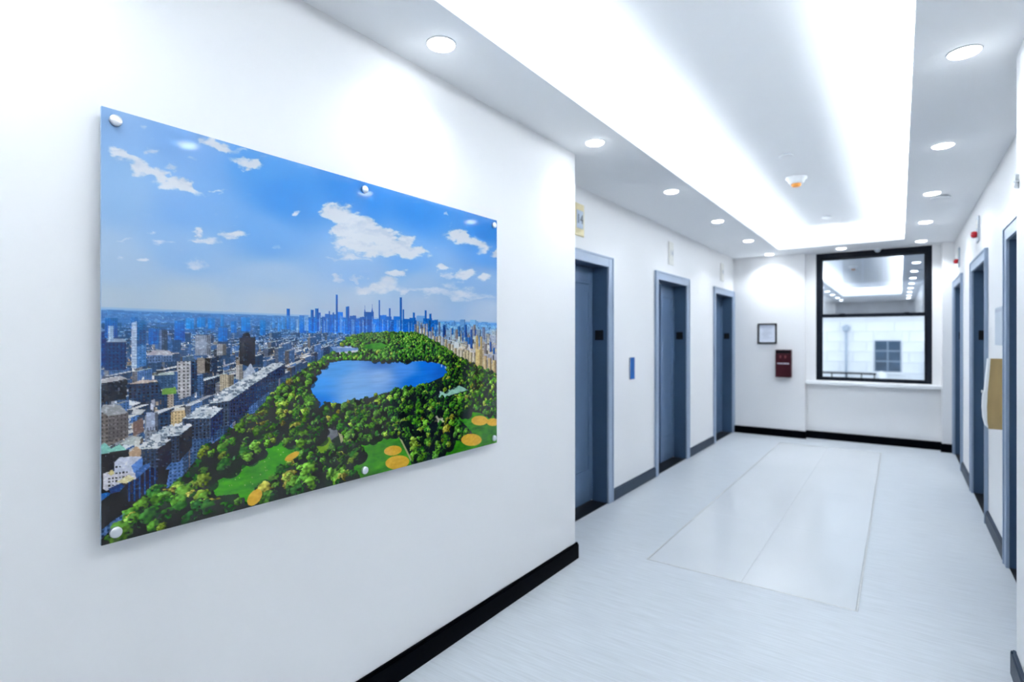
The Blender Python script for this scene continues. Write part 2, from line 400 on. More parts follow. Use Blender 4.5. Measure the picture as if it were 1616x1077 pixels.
    for k in range(26):
        f = (k + .5) / 26.; x = 657 + 128 * f
        yb = np.interp(x, [655, 690, 720, 750, 785], [524, 543, 563, 578, 594]) + 2; hh = 8 + 10 * f + 8 * rng.rand()
        tower(x, yb - hh, yb + 2, 3.4 + 2.6 * f, [C(212, 194, 160), C(222, 208, 184), C(190, 170, 140), C(200, 200, 208)][rng.choice(4)], .66, .55, 3, 3, .22)
    for x, w in [(753, 3.4), (759.5, 3.4)]: tower(x, 530 + (x - 753) * .3, 577, w, C(214, 184, 124), .7, .6, 3, 3, .2)
    tower(756, 552, 580, 11, C(218, 190, 134), .72, .6, 3, 3, .2)
    for x in (766, 773, 780): tower(x, 562 + (x - 766) * .5, 592 + (x - 766) * .4, 6, C(214, 186, 140), .68, .55, 3, 3, .25)

    # named blocks of the near left city (polygons in camera-image pixels)
    tower(208.5, 511, 582, 0.1, C(200, 205, 215))
    fill([(208, 511), (217, 508), (217, 582), (208, 582)], C(176, 192, 216), tex=win(30, 4, .1))
    fill([(217, 510), (232, 510), (232, 548), (217, 582)], C(36, 88, 140), tex=win(5, 4, .3))
    fill([(217, 548), (232, 545), (232, 578), (217, 582)], C(74, 118, 170), tex=win(5, 4, .2))
    fill([(219, 511), (223, 506), (229, 506), (232, 511)], C(44, 92, 140))
    fill([(168, 541), (200, 541), (200, 584), (168, 586)], C(26, 66, 108), tex=win(5, 5, .25))
    fill([(168, 541), (176, 536), (196, 536), (200, 541)], C(150, 168, 190))
    tower(176, 504, 534, 18, C(28, 96, 172), .9); tower(176, 516, 540, 8, C(160, 190, 224), .9)
    tower(258, 522, 554, 13, C(96, 124, 164), .6, .4, 4, 3, .25); tower(321, 530, 562, 24, C(150, 160, 178), .72, .72, 3, 30, .35)
    fill([(232, 562), (242, 554), (268, 554), (273, 562)], C(176, 176, 184)); fill([(232, 562), (273, 562), (272, 572), (234, 574)], C(86, 110, 146), tex=win(4, 5, .3))
    tower(350, 544, 562, 15, C(160, 162, 166), .6, .6, 3, 3, .3)
    # dark tower
    fill([(378, 534), (403, 533), (403, 576), (391, 579), (378, 575)], C(40, 46, 58), tex=win(5, 60, .35))
    fill([(382, 534), (384, 527), (393, 526), (396, 534)], C(42, 48, 60)); fill([(392, 534), (403, 533), (403, 576), (392, 578)], C(24, 34, 50))
    # gridded tower
    fill([(280, 572), (301, 571), (301, 626), (283, 632), (281, 620)], C(178, 176, 178), tex=win(6.2, 5.4, .5))
    fill([(301, 571), (312, 573), (312, 618), (301, 626)], C(38, 62, 90), tex=win(6, 5, .3)); fill([(290, 571), (295, 563), (306, 563), (308, 571)], C(70, 92, 116))
    # broad slab blocks
    fill([(158, 606), (196, 597), (202, 602), (200, 632), (158, 636)], C(44, 50, 60), tex=win(6, 5, .3)); fill([(158, 602), (190, 594), (202, 599), (158, 607)], C(176, 174, 176))
    fill([(203, 608), (247, 603), (255, 604), (255, 628), (225, 637), (203, 632)], C(38, 60, 84), tex=win(6, 5, .3)); fill([(203, 608), (222, 601), (255, 601), (247, 604)], C(196, 180, 168))
    fill([(245, 595), (276, 590), (277, 612), (256, 616)], C(60, 84, 116), tex=win(5, 4, .25)); fill([(246, 594), (255, 589), (276, 588), (276, 592)], C(170, 182, 176))
    fill([(256, 615), (278, 612), (279, 622), (256, 624)], C(108, 150, 70))
    tower(322, 566, 590, 20, C(150, 140, 130), .4, .55, 3, 3, .25); tower(352, 590, 622, 0.1, C(1, 1, 1))
    tower(358, 592, 618, 22, C(186, 172, 150), .62, .65, 4, 3, .3); tower(378, 577, 600, 10, C(196, 190, 184), .7)
    fill([(384, 590), (396, 574), (404, 590), (402, 600), (384, 600)], C(178, 186, 202), tex=win(3, 3, .2))
    tower(283, 650, 674, 0.1, C(1, 1, 1))
    fill([(270, 652), (292, 646), (294, 662), (271, 676)], C(196, 172, 132), tex=win(5, 5, .3)); fill([(270, 651), (279, 645), (292, 644), (292, 648)], C(214, 206, 194))
    # long terraces facing the park, roof light and front in shade
    def terrace(a, b, c, d, hgt, side=(58, 78, 112), rf=(196, 202, 208)):
        # a near-left, b near-right, c far-right, d far-left of the roof
        fill([a, b, (b[0], b[1] + hgt), (a[0], a[1] + hgt)], C(60, 72, 92), tex=win(6, 5.5, .35))
        hh = hgt * .8
        fill([b, c, (c[0], c[1] + hh), (b[0], b[1] + hgt)], C(*side) * .62, tex=win(5, 6, .25))
        fill([a, b, c, d], C(*rf))
        for q in range(40):
            u, v = rng.rand(2); x = (a[0] * (1 - u) + b[0] * u) * (1 - v) + (d[0] * (1 - u) + c[0] * u) * v
            y = (a[1] * (1 - u) + b[1] * u) * (1 - v) + (d[1] * (1 - u) + c[1] * u) * v
            s = hgt * .05 * (1 + rng.rand())
            fill([(x - s, y), (x + s, y), (x + s, y - s), (x - s, y - s)], C(120, 130, 142) if rng.rand() < .55 else C(226, 228, 230))
    terrace((385, 600), (410, 598), (450, 575), (430, 574), 22, (60, 92, 140)); terrace((345, 622), (386, 616), (424, 592), (395, 592), 34, (60, 92, 140))
    terrace((330, 638), (362, 634), (392, 613), (360, 614), 40, (54, 84, 130))
    terrace((288, 662), (333, 661), (352, 645), (318, 642), 32, (52, 84, 132)); terrace((235, 693), (283, 688), (304, 672), (262, 674), 42, (40, 58, 84))
    terrace((220, 710), (250, 709), (271, 694), (238, 694), 46, (44, 62, 88), (206, 206, 204))
    fill([(158, 650), (172, 645), (204, 655), (204, 690), (168, 708), (158, 700)], C(116, 108, 104), tex=win(6, 6, .35)); fill([(158, 650), (164, 640), (190, 640), (204, 654), (172, 658)], C(150, 150, 152))
    fill([(172, 660), (203, 652), (203, 688), (172, 698)], C(98, 92, 92), tex=win(5, 6, .3)); tower(241, 652, 680, 18, C(158, 166, 186), .55, .7, 4, 60, .35)
    fill([(210, 668), (226, 660), (228, 682), (210, 690)], C(112, 92, 86), tex=win(60, 6, .4)); fill([(212, 646), (230, 648), (222, 656), (208, 654)], C(196, 196, 196))
    fill([(158, 705), (166, 700), (176, 708), (168, 720), (158, 716)], C(126, 176, 166)); fill([(170, 712), (190, 702), (202, 712), (180, 722)], C(140, 194, 178))
    fill([(158, 718), (204, 710), (206, 740), (180, 740), (158, 760)], C(44, 42, 48), tex=win(6, 6, .3)); fill([(188, 702), (208, 690), (226, 690), (214, 704)], C(178, 182, 180))
    fill([(204, 716), (216, 704), (224, 712), (222, 724), (206, 726)], C(176, 150, 124)); fill([(213, 697), (218, 690), (222, 697), (221, 706), (213, 706)], C(206, 206, 200))
    # white stepped block near the lower left
    fill([(158, 760), (170, 744), (232, 742), (268, 742), (262, 775), (215, 800), (180, 822), (158, 840)], C(14, 22, 36))
    fill([(200, 762), (240, 738), (250, 742), (248, 772), (214, 792), (202, 792)], C(28, 42, 66), tex=lambda X, Y: 1 + .8 * ((X / 7.) % 1 < .3))
    fill([(202, 757), (228, 735), (238, 731), (237, 738), (214, 758)], C(64, 98, 150))
    fill([(164, 748), (181, 744), (182, 740), (214, 742), (215, 757), (190, 764), (168, 776), (164, 772)], C(206, 204, 212))
    fill([(181, 731), (190, 723), (214, 721), (225, 722), (224, 734), (211, 745), (181, 748)], C(198, 202, 216)); fill([(208, 736), (225, 722), (226, 736), (212, 748)], C(92, 130, 190))
    for r_, (y0, n0, n1) in enumerate([(737, 0, 2), (747, 0, 4), (754, -2, 4), (759, -2, 3), (765, -2, 0)]):
        for k in range(n0, n1):
            x = 183 + k * 5.6; y = y0 - k * .7
            fill([(x, y), (x + 3, y - .4), (x + 3, y + 2.2), (x, y + 2.6)], C(18, 22, 34))
    fill([(184, 762), (204, 750), (214, 756), (200, 764)], C(214, 204, 160)); fill([(170, 748), (178, 742), (182, 748), (176, 752)], C(204, 190, 140))
    fill([(172, 772), (190, 764), (198, 768), (190, 776), (176, 780)], C(30, 60, 104)); fill([(158, 780), (170, 778), (176, 780), (160, 792)], C(28, 92, 150))

    grit = fbm(I / 3.2, J / 2.2, 121, 3); grit2 = fbm(I / 14., J / 7., 131, 3)
    cm = (J > jh + 2) & (img.max(2) > .02)
    img[cm] = (img * (.76 + .34 * grit + .16 * grit2 + .10 * np.clip((J - jh) / 120., 0, 1))[..., None] + (np.clip(grit - .62, 0, 1) * .8)[..., None] * C(210, 220, 235))[cm]
    far = np.clip(1 - (J - jh) / 34., 0, 1) * (J > jh - 1) * (SX < 480) * .5 + np.clip(1 - (J - jh) / 14., 0, 1) * (J > jh - 1) * (SX >= 700) * .4
    img += (C(120, 172, 232) - img) * far[..., None]
    # --- the park
    park = [(545, 534), (575, 527), (612, 525), (655, 525), (672, 531), (690, 541), (720, 561), (750, 577), (800, 600), (800, 760), (150, 900), (150, 862)] + park_l[::-1]
    pm = poly_mask(park)
    gn2 = fbm(I / 9., J / 5., 91, 4)
    pc = (C(30, 56, 20) * (.5 + 1.0 * gn2)[..., None])
    img[pm] = pc[pm]
    lawns = [[(303, 772), (330, 760), (360, 748), (400, 722), (418, 706), (443, 696), (470, 705), (470, 716), (453, 741), (436, 748), (430, 766), (413, 767), (398, 795), (384, 800), (376, 780), (330, 785)],
             [(566, 702), (600, 690), (627, 686), (634, 694), (639, 708), (648, 724), (652, 745), (608, 752), (560, 764), (558, 731), (572, 716)],
             [(722, 656), (749, 651), (790, 658), (790, 712), (700, 728), (708, 706), (714, 697), (738, 688), (738, 675), (726, 664)],
             [(575, 545), (600, 541), (612, 546), (600, 552), (578, 551)]]
    lm = np.zeros((H, W), bool)
    ln = fbm(I / 26., J / 8., 55, 4)
    for k, L in enumerate(lawns):
        m = poly_mask(L); lm |= m
        img[m] = ((C(74, 152, 40) if k == 0 else C(72, 140, 44)) * (.72 + .55 * ln)[..., None])[m]
    fill([(296, 772), (330, 752), (360, 746), (361, 751), (330, 766), (300, 782)], C(12, 22, 12), .9)
    keep = lm.copy(); sand = np.zeros((H, W), bool)
    def ell(x, y, rx, ry, tl, col):
        a = math.radians(tl); dx = SX - x; dy = SY - y
        e = ((dx * math.cos(a) + dy * math.sin(a)) / rx) ** 2 + ((-dx * math.sin(a) + dy * math.cos(a)) / ry) ** 2
        m = e < 1; img[m] = (col * (.9 + .2 * gn2)[..., None])[m]; keep[m] = True; sand[m] = True
    for x, y, rx, ry, tl in [(461, 721, 13, 4.8, -30), (402, 786, 15, 9, -52), (620, 712, 14, 7.6, -8), (627, 730.5, 19, 10.6, -8), (757, 664.5, 13, 7.6, 0), (778, 667, 10, 6, 0), (744, 695, 16, 9.5, 0)]:
        ell(x, y, rx, ry, tl, C(226, 180, 72))
    fill([(628, 688), (630, 687), (658, 742), (655, 742)], C(176, 176, 120))
    for k in range(40):
        x = 345 + 110 * rng.rand(); y = 708 + 60 * rng.rand()
        if lm[tuple(int(q) for q in P(x, y)[::-1])]:
            fill([(x, y), (x + 1.5, y), (x + 1.5, y + 1.5), (x, y + 1.5)], C(200, 214, 150), .6)
    water = [(498, 645), (495, 628), (490, 613), (499, 594), (510, 581), (520, 573), (540, 569.5), (560, 569), (604, 571), (640, 571), (671, 568.5), (694, 572), (708, 579), (704, 594), (672, 608),
             (634, 616), (606, 621), (579, 630), (537, 640)]
    wm = poly_mask(water)
    wsm = [(500, 636, 52, 136, 232), (500, 606, 84, 164, 242), (530, 585, 100, 168, 236), (560, 600, 140, 186, 238), (600, 595, 156, 192, 238), (560, 625, 140, 188, 240), (640, 585, 92, 152, 228), (680, 578, 44, 118, 214),
           (655, 603, 50, 124, 220), (600, 574, 84, 130, 200), (700, 585, 38, 100, 190)]
    num = 0; den = 0
    for x, y, r, g_, b_ in wsm:
        px, py = P(x, y); w = 1 / ((I - px) ** 2 + (2 * (J - py)) ** 2 + 300.) ** 1.6
        num = num + w[..., None] * C(r, g_, b_); den = den + w
    wc = num / den[..., None] * (.94 + .12 * fbm(I / 40., J / 4., 66, 3))[..., None]
    img[wm] = wc[wm]; keep |= wm
    for k in range(len(water)):
        (x0, y0), (x1, y1) = water[k], water[(k + 1) % len(water)]
        if y0 < 612 and y1 < 612 and 3 < k < 14 or k in (1, 2):
            fill([(x0, y0 - 1.2), (x1, y1 - 1.2), (x1, y1 + .8), (x0, y0 + .8)], C(28, 50, 44), .8)
    fill([(652, 570), (672, 569), (700, 573), (722, 580), (722, 581.5), (698, 575.5), (672, 570.5), (652, 571.5)], C(150, 150, 90), .9)
    for x, y in [(635, 568), (697, 574), (703, 576)]: fill([(x - 1, y + 6), (x, y - 4), (x + 1, y + 6)], C(190, 214, 236), .8)
    # open ground: museum, paths, small roofs
    feats = [([(523, 549), (533, 547), (562, 547), (566, 552), (562, 557), (528, 557)], (128, 160, 206)), ([(535, 557), (566, 553), (566, 556), (536, 560)], (206, 208, 206)),
             ([(532, 548.5), (560, 548.5), (560, 550), (532, 550)], (196, 210, 230)),
             ([(518, 678), (530, 672), (534, 688), (522, 696), (516, 690)], (132, 134, 136)), ([(528, 670), (535, 668), (542, 696), (538, 700), (534, 684)], (178, 174, 130)),
             ([(685, 631), (687, 623), (724, 609), (740, 616), (712, 624), (694, 632)], (150, 190, 172)), ([(687, 620), (692, 614), (702, 614), (696, 620)], (190, 206, 220)),
             ([(674, 668), (690, 656), (704, 663), (699, 672), (688, 666), (676, 672)], (186, 182, 158)), ([(697, 666), (705, 664), (706, 676), (698, 676)], (182, 180, 110)),
             ([(500, 700), (520, 690), (526, 704), (508, 720), (496, 722)], (120, 160, 52))]
    km = np.zeros((H, W), bool)
    for pts, c in feats:
        m = poly_mask(pts); km |= m
        img[m] = (C(*c) * (.85 + .3 * gn2)[..., None])[m]
    # trees, far to near
    pj = [p for p in zip(*np.nonzero(pm & ~keep))]
    pj = np.array(pj)
    rad = 1.15 + .038 * (pj[:, 0] - jh)
    wgt = 1 / rad ** 2; wgt = wgt / wgt.sum()
    n_tree = int((1 / (rad ** 2 * 1.0)).sum())
    sel = pj[rng.choice(len(pj), size=n_tree, p=wgt)]
    sel = sel[np.argsort(sel[:, 0])]
    cols = [C(66, 104, 42), C(90, 130, 52), C(46, 82, 38), C(124, 146, 62), C(34, 64, 34), C(146, 142, 66), C(78, 116, 52)]
    pr_ = np.array([.23, .19, .21, .08, .14, .03, .12])
    patch = fbm(I / 80., J / 40., 101, 3)
    for y, x in sel:
        dj = y - jh
        if km[y, x] or (km[max(y - int(.05 * dj), 0), x] and rng.rand() < .6): continue
        if km[y, x] and rng.rand() < .96: continue
        r = (1.15 + .038 * dj) * (.6 + .95 * rng.rand() ** 1.4)
        c = cols[rng.choice(7, p=pr_)] * (.72 + .4 * rng.rand()) * (.55 + .95 * patch[y, x])
        if dj < 90: c = c * .7 + C(74, 124, 54) * .38
        R = int(r * 1.9) + 2
        x0, x1, y0, y1 = max(x - R, 0), min(x + R, W), max(y - R, 0), min(y + R, H)
        X = (I[y0:y1, x0:x1] - x) / r; Y = (J[y0:y1, x0:x1] - y) / r
        sub = img[y0:y1, x0:x1]
        lim = ~keep[y0:y1, x0:x1] if dj < 90 else ~sand[y0:y1, x0:x1]
        e = (X - .55) ** 2 + ((Y - .5) / .7) ** 2
        m = (e < 1) & lim
        sub[m] *= .5 if dj > 60 else .74
        nn = gn2[y0:y1, x0:x1]; n3 = nz[y0:y1, x0:x1]
        q = X ** 2 + (Y / .92) ** 2 + (nn - .5) * 1.3 + (vnoise(I[y0:y1, x0:x1] / max(r * .36, 1.2), J[y0:y1, x0:x1] / max(r * .32, 1.2), x + 7 * y) - .5) * .8
        z = np.sqrt(np.clip(1 - np.minimum(q, 1), 0, 1))
        lit = np.clip(.34 + .72 * (-.55 * X - .62 * Y + .42 * z) + .9 * (vnoise(I[y0:y1, x0:x1] / max(r * .26, 1.), J[y0:y1, x0:x1] / max(r * .22, 1.), x * 3 + y) - .5) * (.45 if r < 4 else .75), .14, 1.35)
        m = (q < 1) & lim
        sub[m] = (c * lit[..., None] * 1.32)[m]
    # punch: deeper shade and richer colour near the bottom, as printed
    img = np.clip(img, 0, 1)
    gray = img.mean(2, keepdims=True)
    low = np.clip((J - jh) / 20., 0, 1)[..., None]
    img = np.clip(img + (img - gray) * .10 * low, 0, 1)
    return np.clip(img, 0, 1)

# ================================================================== THE ROOM
# ---- floor with a polished inlay
TL, TR, TN, TF = -1.365, -.18, 3.44, 8.35
fl = MB()
fl.box((-2.35, YF - .1, -.12), (TL, 9.1, 0)); fl.box((TR, YF - .1, -.12), (1.0, 9.1, 0))
fl.box((TL, YF - .1, -.12), (TR, TN, 0)); fl.box((TL, TF, -.12), (TR, 9.1, 0)); fl.box((TL, TN, -.12), (TR, TF, -.02))
floor = tag(fl.build('floor', VINYL), 'pale blue-grey streaked vinyl floor of the elevator lobby', kind='structure')
XM = (TL + TR) / 2
for a, b in ((TL + .012, XM - .0004), (XM + .0004, TR - .012)):
    ys = np.linspace(TN + .012, TF - .012, 5)
    for k in range(4):
        MB().box((a, ys[k] + (.0003 if k else 0), -.02), (b, ys[k + 1] - (.0003 if k < 3 else 0), .001), .0006).build('inlay_tile', TILE, floor)
for lo, hi in (((TL, TN, -.02), (TL + .011, TF, .002)), ((TR - .011, TN, -.02), (TR, TF, .002)), ((TL + .0112, TN, -.02), (TR - .0112, TN + .011, .002)), ((TL + .0112, TF - .011, -.02), (TR - .0112, TF, .002))):
    MB().box(lo, hi, .0015).build('edge_strip', STRIP, floor)

# ---- ceiling: soffit ring, pocket for the hidden light, raised tray
c = MB(); ZL = ZC + .014
c.box((-2.4, YF - .1, ZC), (CX0, 9.3, ZL)); c.box((CX1, YF - .1, ZC), (1.0, 9.3, ZL))
c.box((CX0, YF - .1, ZC), (CX1, CY0, ZL)); c.box((CX0, CY1, ZC), (CX1, 9.3, ZL))
PK = .20
c.box((CX0 - PK - .04, CY0 - PK, ZL), (CX0 - PK, CY1 + PK, ZU)); c.box((CX1 + PK, CY0 - PK, ZL), (CX1 + PK + .04, CY1 + PK, ZU))
c.box((CX0 - PK, CY0 - PK - .04, ZL), (CX1 + PK, CY0 - PK, ZU)); c.box((CX0 - PK, CY1 + PK, ZL), (CX1 + PK, CY1 + PK + .04, ZU))
c.box((-2.4, YF - .1, ZU), (1.0, 9.3, ZU + .05))
ceiling = tag(c.build('ceiling', CEIL), 'white dropped ceiling with a long lit cove recess', kind='structure')
HL = ZC + .06
for lo, hi in (((CX0 - .016, CY0, ZL), (CX0, CY1, HL)), ((CX1, CY0, ZL), (CX1 + .016, CY1, HL)), ((CX0 - .016, CY0 - .016, ZL), (CX1 + .016, CY0, HL)), ((CX0 - .016, CY1, ZL), (CX1 + .016, CY1 + .016, HL))):
    MB().box(lo, hi).build('cove_lip', LIP, ceiling)

# ---- walls
LD = [(3.35, 4.477), (5.52, 6.647), (7.735, 8.862)]      # outer edges of the left door casings along Y
RD = [(3.60, 4.727), (5.65, 6.777), (7.72, 8.847)]       # right ones
CW, FH = .088, 2.178                                     # casing width, casing top
def wall_with_doors(name, x0, x1, doors, y0, y1, label):
    m = MB(); y = y0
    for a, b in doors:
        a2, b2 = a + CW - .012, b - CW + .012
        if a2 > y: m.box((x0, y, 0), (x1, a2, ZC))
        m.box((x0, a2, FH - CW + .012), (x1, b2, ZC)); y = b2
    if y1 > y: m.box((x0, y, 0), (x1, y1, ZC))
    return tag(m.build(name, WALL), label, kind='structure')
w = MB(); w.box((XL - .12, YF - .1, 0), (XL, YC, ZC)); w.box((XE - .15, YC - .12, 0), (XL - .12, YC, ZC))
tag(w.build('wall_left', WALL), 'white near left wall that carries the large city print', kind='structure')
wall_with_doors('wall_left_elevator', XE - .15, XE, LD, YC, 9.2, 'white left wall with three elevator doors')
w = MB(); w.box((XP, YF - .1, 0), (XP + .12, YC, ZC)); w.box((XP + .12, YC - .12, 0), (XR + .15, YC, ZC))
tag(w.build('wall_right', WALL), 'white near right wall at the edge of the view', kind='structure')
wall_with_doors('wall_right_elevator', XR, XR + .15, RD, YC, 9.2, 'white right wall with three elevator doors')
NX0, NX1, YN = -1.115, .448, 8.99                        # window niche
w = MB(); w.box((XE, YB, 0), (NX0, 9.2, ZC)); w.box((NX1, YB, 0), (XR, 9.2, ZC))
w.box((NX0, YN, 0), (NX1, 9.2, .80))
WX0, WX1, WZ0, WZ1 = -.985, .350, .852, 2.680
w.box((NX0, YN, .80), (WX0, 9.2, ZC)); w.box((WX1, YN, .80), (NX1, 9.2, ZC)); w.box((WX0, YN, WZ1), (WX1, 9.2, ZC)); w.box((WX0, YN, .80), (WX1, 9.2, WZ0))
tag(w.build('wall_back', WALL), 'white far wall with a recessed window niche', kind='structure')
tag(MB().box((-2.3, YF - .1, 0), (1.0, YF, ZC)).build('wall_front', WALL), 'white end wall behind the viewpoint', kind='structure')

# ---- baseboards: rectangular with a small stepped top
def base(name, p, q, out, m, label, h=.105, t=.018):
    # p, q: (x, y) ends along the wall foot, out: unit normal into the room
    b = MB(); (x0, y0), (x1, y1) = p, q; ox, oy = out
    b.box((x0, y0, 0), (x1 + ox * t, y1 + oy * t, h - .012)); b.box((x0, y0, h - .012), (x1 + ox * t * .6, y1 + oy * t * .6, h), .002)
    return tag(b.build(name, m), label, kind='structure')
base('baseboard_left', (XL, YF), (XL, YC + .02), (1, 0), BLACKB, 'black gloss baseboard under the city print')
base('baseboard_left_return', (XE, YC), (XL + .018, YC), (0, 1), BLACKB, 'short black baseboard round the left corner')
base('baseboard_right', (XP, YF), (XP, YC + .02), (-1, 0), SLATEB, 'dark baseboard at the foot of the near right wall')
base('baseboard_right_return', (XP - .018, YC), (XR, YC), (0, 1), SLATEB, 'dark baseboard on the end of the near right wall')
nm = ['nearest the print', 'between first and second doors', 'between second and third doors', 'at the far corner']
for side, X, D, o in (('left', XE, LD, 1), ('right', XR, RD, -1)):
    ys = [YC] + [v for d in D for v in d] + [YB]
    for k in range(4):
        if ys[2 * k + 1] - ys[2 * k] > .03:
            base('baseboard_%s_elevator' % side, (X, ys[2 * k] + (.02 if k == 0 else 0)), (X, ys[2 * k + 1]), (o, 0), SLATEB, 'slate baseboard of the %s elevator wall %s' % (side, nm[k]))
base('baseboard_back', (XE, YB), (NX0 + .018, YB), (0, -1), BLACKB, 'black baseboard under the framed notice', .11)
base('baseboard_back_niche', (NX0, YN), (NX1, YN), (0, -1), BLACKB, 'black baseboard under the window panel', .11)
base('baseboard_back_corner', (NX1 - .018, YB), (XR, YB), (0, -1), BLACKB, 'short black baseboard right of the window', .11)

# ---- elevator doors
def elevator(n, X, s, y0, y1, label):
    # s: +1 when the room lies towards +X
    root = empty('door_%d' % n, (X, (y0 + y1) / 2, 0), label, kind='structure')
    pr, dp = .018, .15
    def bx(xa, xb, ya, yb, za, zb, name, m, bev=.002):
        return MB().box((X + s * xa, ya, za), (X + s * xb, yb, zb), bev).build(name, m, root)
    for a, b, i0, i1 in ((y0, y0 + CW, y0 + CW - .028, y0 + CW), (y1 - CW, y1, y1 - CW, y1 - CW + .028)):
        far = a > y0
        bx(.0005, pr, a, b, 0, FH, 'casing', STEEL)
        j0, j1 = (b - .011, b) if not far else (a, a + .011)
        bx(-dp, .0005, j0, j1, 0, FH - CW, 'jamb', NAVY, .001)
        e0, e1 = (a, a + .016) if not far else (b - .016, b)
        bx(pr, pr + .007, e0, e1, 0, FH, 'casing_bead', STEEL, .002)
    bx(.0005, pr, y0 + CW, y1 - CW, FH - CW, FH, 'head_casing', STEEL)
    bx(pr, pr + .007, y0 + .016, y1 - .016, FH - .016, FH, 'casing_bead', STEEL, .002)
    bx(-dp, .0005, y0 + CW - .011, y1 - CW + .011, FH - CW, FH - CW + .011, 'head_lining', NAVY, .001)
    a, b = y0 + CW, y1 - CW
    bx(-dp - .05, .0, a, b, .0, .006, 'threshold', SILL_D, .001)
    mid = (a + b) / 2 + .02
    for k, (ya, yb, off) in enumerate(((a - .03, mid + .03, .036), (mid, b + .03, 0))):
        p = bx(-dp - off - .034, -dp - off - .0005, ya, yb, .012, FH - CW + .03, 'door_panel', LEAF, .003)
        xs, xt = X + s * (-dp - off - .0005), X + s * (-dp - off + .0085)
        ya2, yb2 = max(ya, a + .004), min(yb, b - .004)
        for ra, rb, za, zb in ((ya2, ya2 + .07, .015, FH - CW - .004), (yb2 - .07, yb2, .015, FH - CW - .004), (ya2 + .07, yb2 - .07, .015, .30), (ya2 + .07, yb2 - .07, FH - CW - .15, FH - CW - .004)):
            if k == 1 or True:
                MB().box((xs, ra, za), (xt if k else xs + s * .008, rb, zb), .002).build('panel_rail', LEAF, p)
    # black floor-number tile on each jamb
    MB().box((X - s * .035, b - .006, 1.445), (X - s * .118, b - .0002, 1.535), .002).build('floor_number_plate', BLACK, root)
    MB().box((X - s * .035, a + .0002, 1.445), (X - s * .118, a + .006, 1.535), .002).build('floor_number_plate', BLACK, root)
    return root
NM = ['nearest', 'middle', 'farthest']
for k in range(3): elevator(k + 1, XE, 1, *LD[k], '%s of three blue-grey elevator doors in the left wall' % NM[k])
for k in range(3): elevator(k + 4, XR, -1, *RD[k], '%s of three blue-grey elevator doors in the right wall' % NM[k])

# ---- window with two sashes, niche lining and sill
win = empty('window_1', ((WX0 + WX1) / 2, YN, WZ0), 'black framed double-hung window at the end of the lobby', kind='structure')
FT = .062
for lo, hi in (((WX0, YN + .002, WZ0), (WX0 + FT, 9.16, WZ1)), ((WX1 - FT, YN + .002, WZ0), (WX1, 9.16, WZ1)), ((WX0 + FT, YN + .002, WZ1 - .085), (WX1 - FT, 9.16, WZ1)), ((WX0 + FT, YN + .002, WZ0), (WX1 - FT, 9.16, WZ0 + .035))):
    MB().box(lo, hi, .003).build('frame_member', FRAME_B, win)
def sash(y, z0, z1, g, nm, rail):
    r = .016; a, b = WX0 + FT + .001, WX1 - FT - .001
    f = MB(); f.box((a, y, z0), (a + r, y + .03, z1)); f.box((b - r, y, z0), (b, y + .03, z1)); f.box((a + r, y, z0), (b - r, y + .03, z0 + rail[0])); f.box((a + r, y, z1 - rail[1]), (b - r, y + .03, z1))
    so = f.build(nm, FRAME_B, win)
    MB().box((a + r, y + .012, z0 + rail[0]), (b - r, y + .018, z1 - rail[1])).build('pane', g, so)
ZM = 1.785
sash(9.06, ZM - .02, WZ1 - .0855, GLASS_UP, 'upper_sash', (.04, .012)); sash(9.02, WZ0 + .0355, ZM + .012, GLASS_LO, 'lower_sash', (.014, .042))
for x in (-.66, .08): MB().box((x - .035, 9.005, ZM - .012), (x + .035, 9.021, ZM + .026), .006, 2).build('sash_lock', FRAME_B, win)
tag(MB().box((NX0 + .002, 8.905, .792), (NX1 - .002, YN + .004, .842), .004).build('trim_1', WHITE), 'white window sill ledge at the far end', kind='structure')
tag(MB().box((NX0 + .02, YN - .008, .16), (NX1 - .02, YN - .0005, .775), .002).build('trim_2', WALL), 'white flat panel under the window sill', kind='structure')

# ================================================================== LIGHTS
def downlight(x, y, label, k=1.):
    r = empty('downlight', (x, y, ZC), label, 'downlight', 'recessed downlights in the soffit')
    MB().lathe([(.0575, -.001), (.0575, -.004), (.058, -.0042), (.0605, -.0042), (.0615, -.003), (.0615, -.0003)], (x, y, ZC), 'Z', 36).build('trim_ring', WHITE, r)
    MB().lathe([(.057, -.0030), (.056, -.0080), (.046, -.0125), (.024, -.0150), (.001, -.0156)], (x, y, ZC), 'Z', 16).build('lens', LENS, r)
    L = bpy.data.lights.new('downlight_lamp', 'AREA'); L.shape = 'DISK'; L.size = .108; L.energy = DOWN_W * k; L.color = LAMP_COL; L.spread = math.radians(125)
    lo = bpy.data.objects.new('downlight_lamp', L); COL.objects.link(lo); lo.location = (0, 0, -.0165); lo.parent = r
ON = ['first', 'second', 'third', 'fourth', 'fifth', 'sixth']
for k, y in enumerate((1.66, 3.055, 4.45, 5.87, 7.28, 8.64)): downlight(-1.545, y, '%s round downlight from the front in the left soffit' % ON[k], (1, 1, 1, 1.3, 1.8, 3.4)[k])
for k, y in enumerate((3.0, 4.38, 5.785, 7.185, 8.565)): downlight(.225, y, '%s round downlight from the front in the right soffit' % ON[k], (1, 1, 1.3, 1.8, 3.4)[k])
downlight(-.645, 8.64, 'round downlight in the soffit strip above the window, between the two rows', 3.4)
for k, y in enumerate((.26, -1.14, -2.54)): downlight(-1.545, y, 'round downlight behind the viewpoint, left row, %s one seen mirrored in the window' % ON[k])
for k, y in enumerate((1.6, .2, -1.2, -2.6)): downlight(.225, y, 'round downlight behind the viewpoint, right row, %s one seen mirrored in the window' % ON[k])

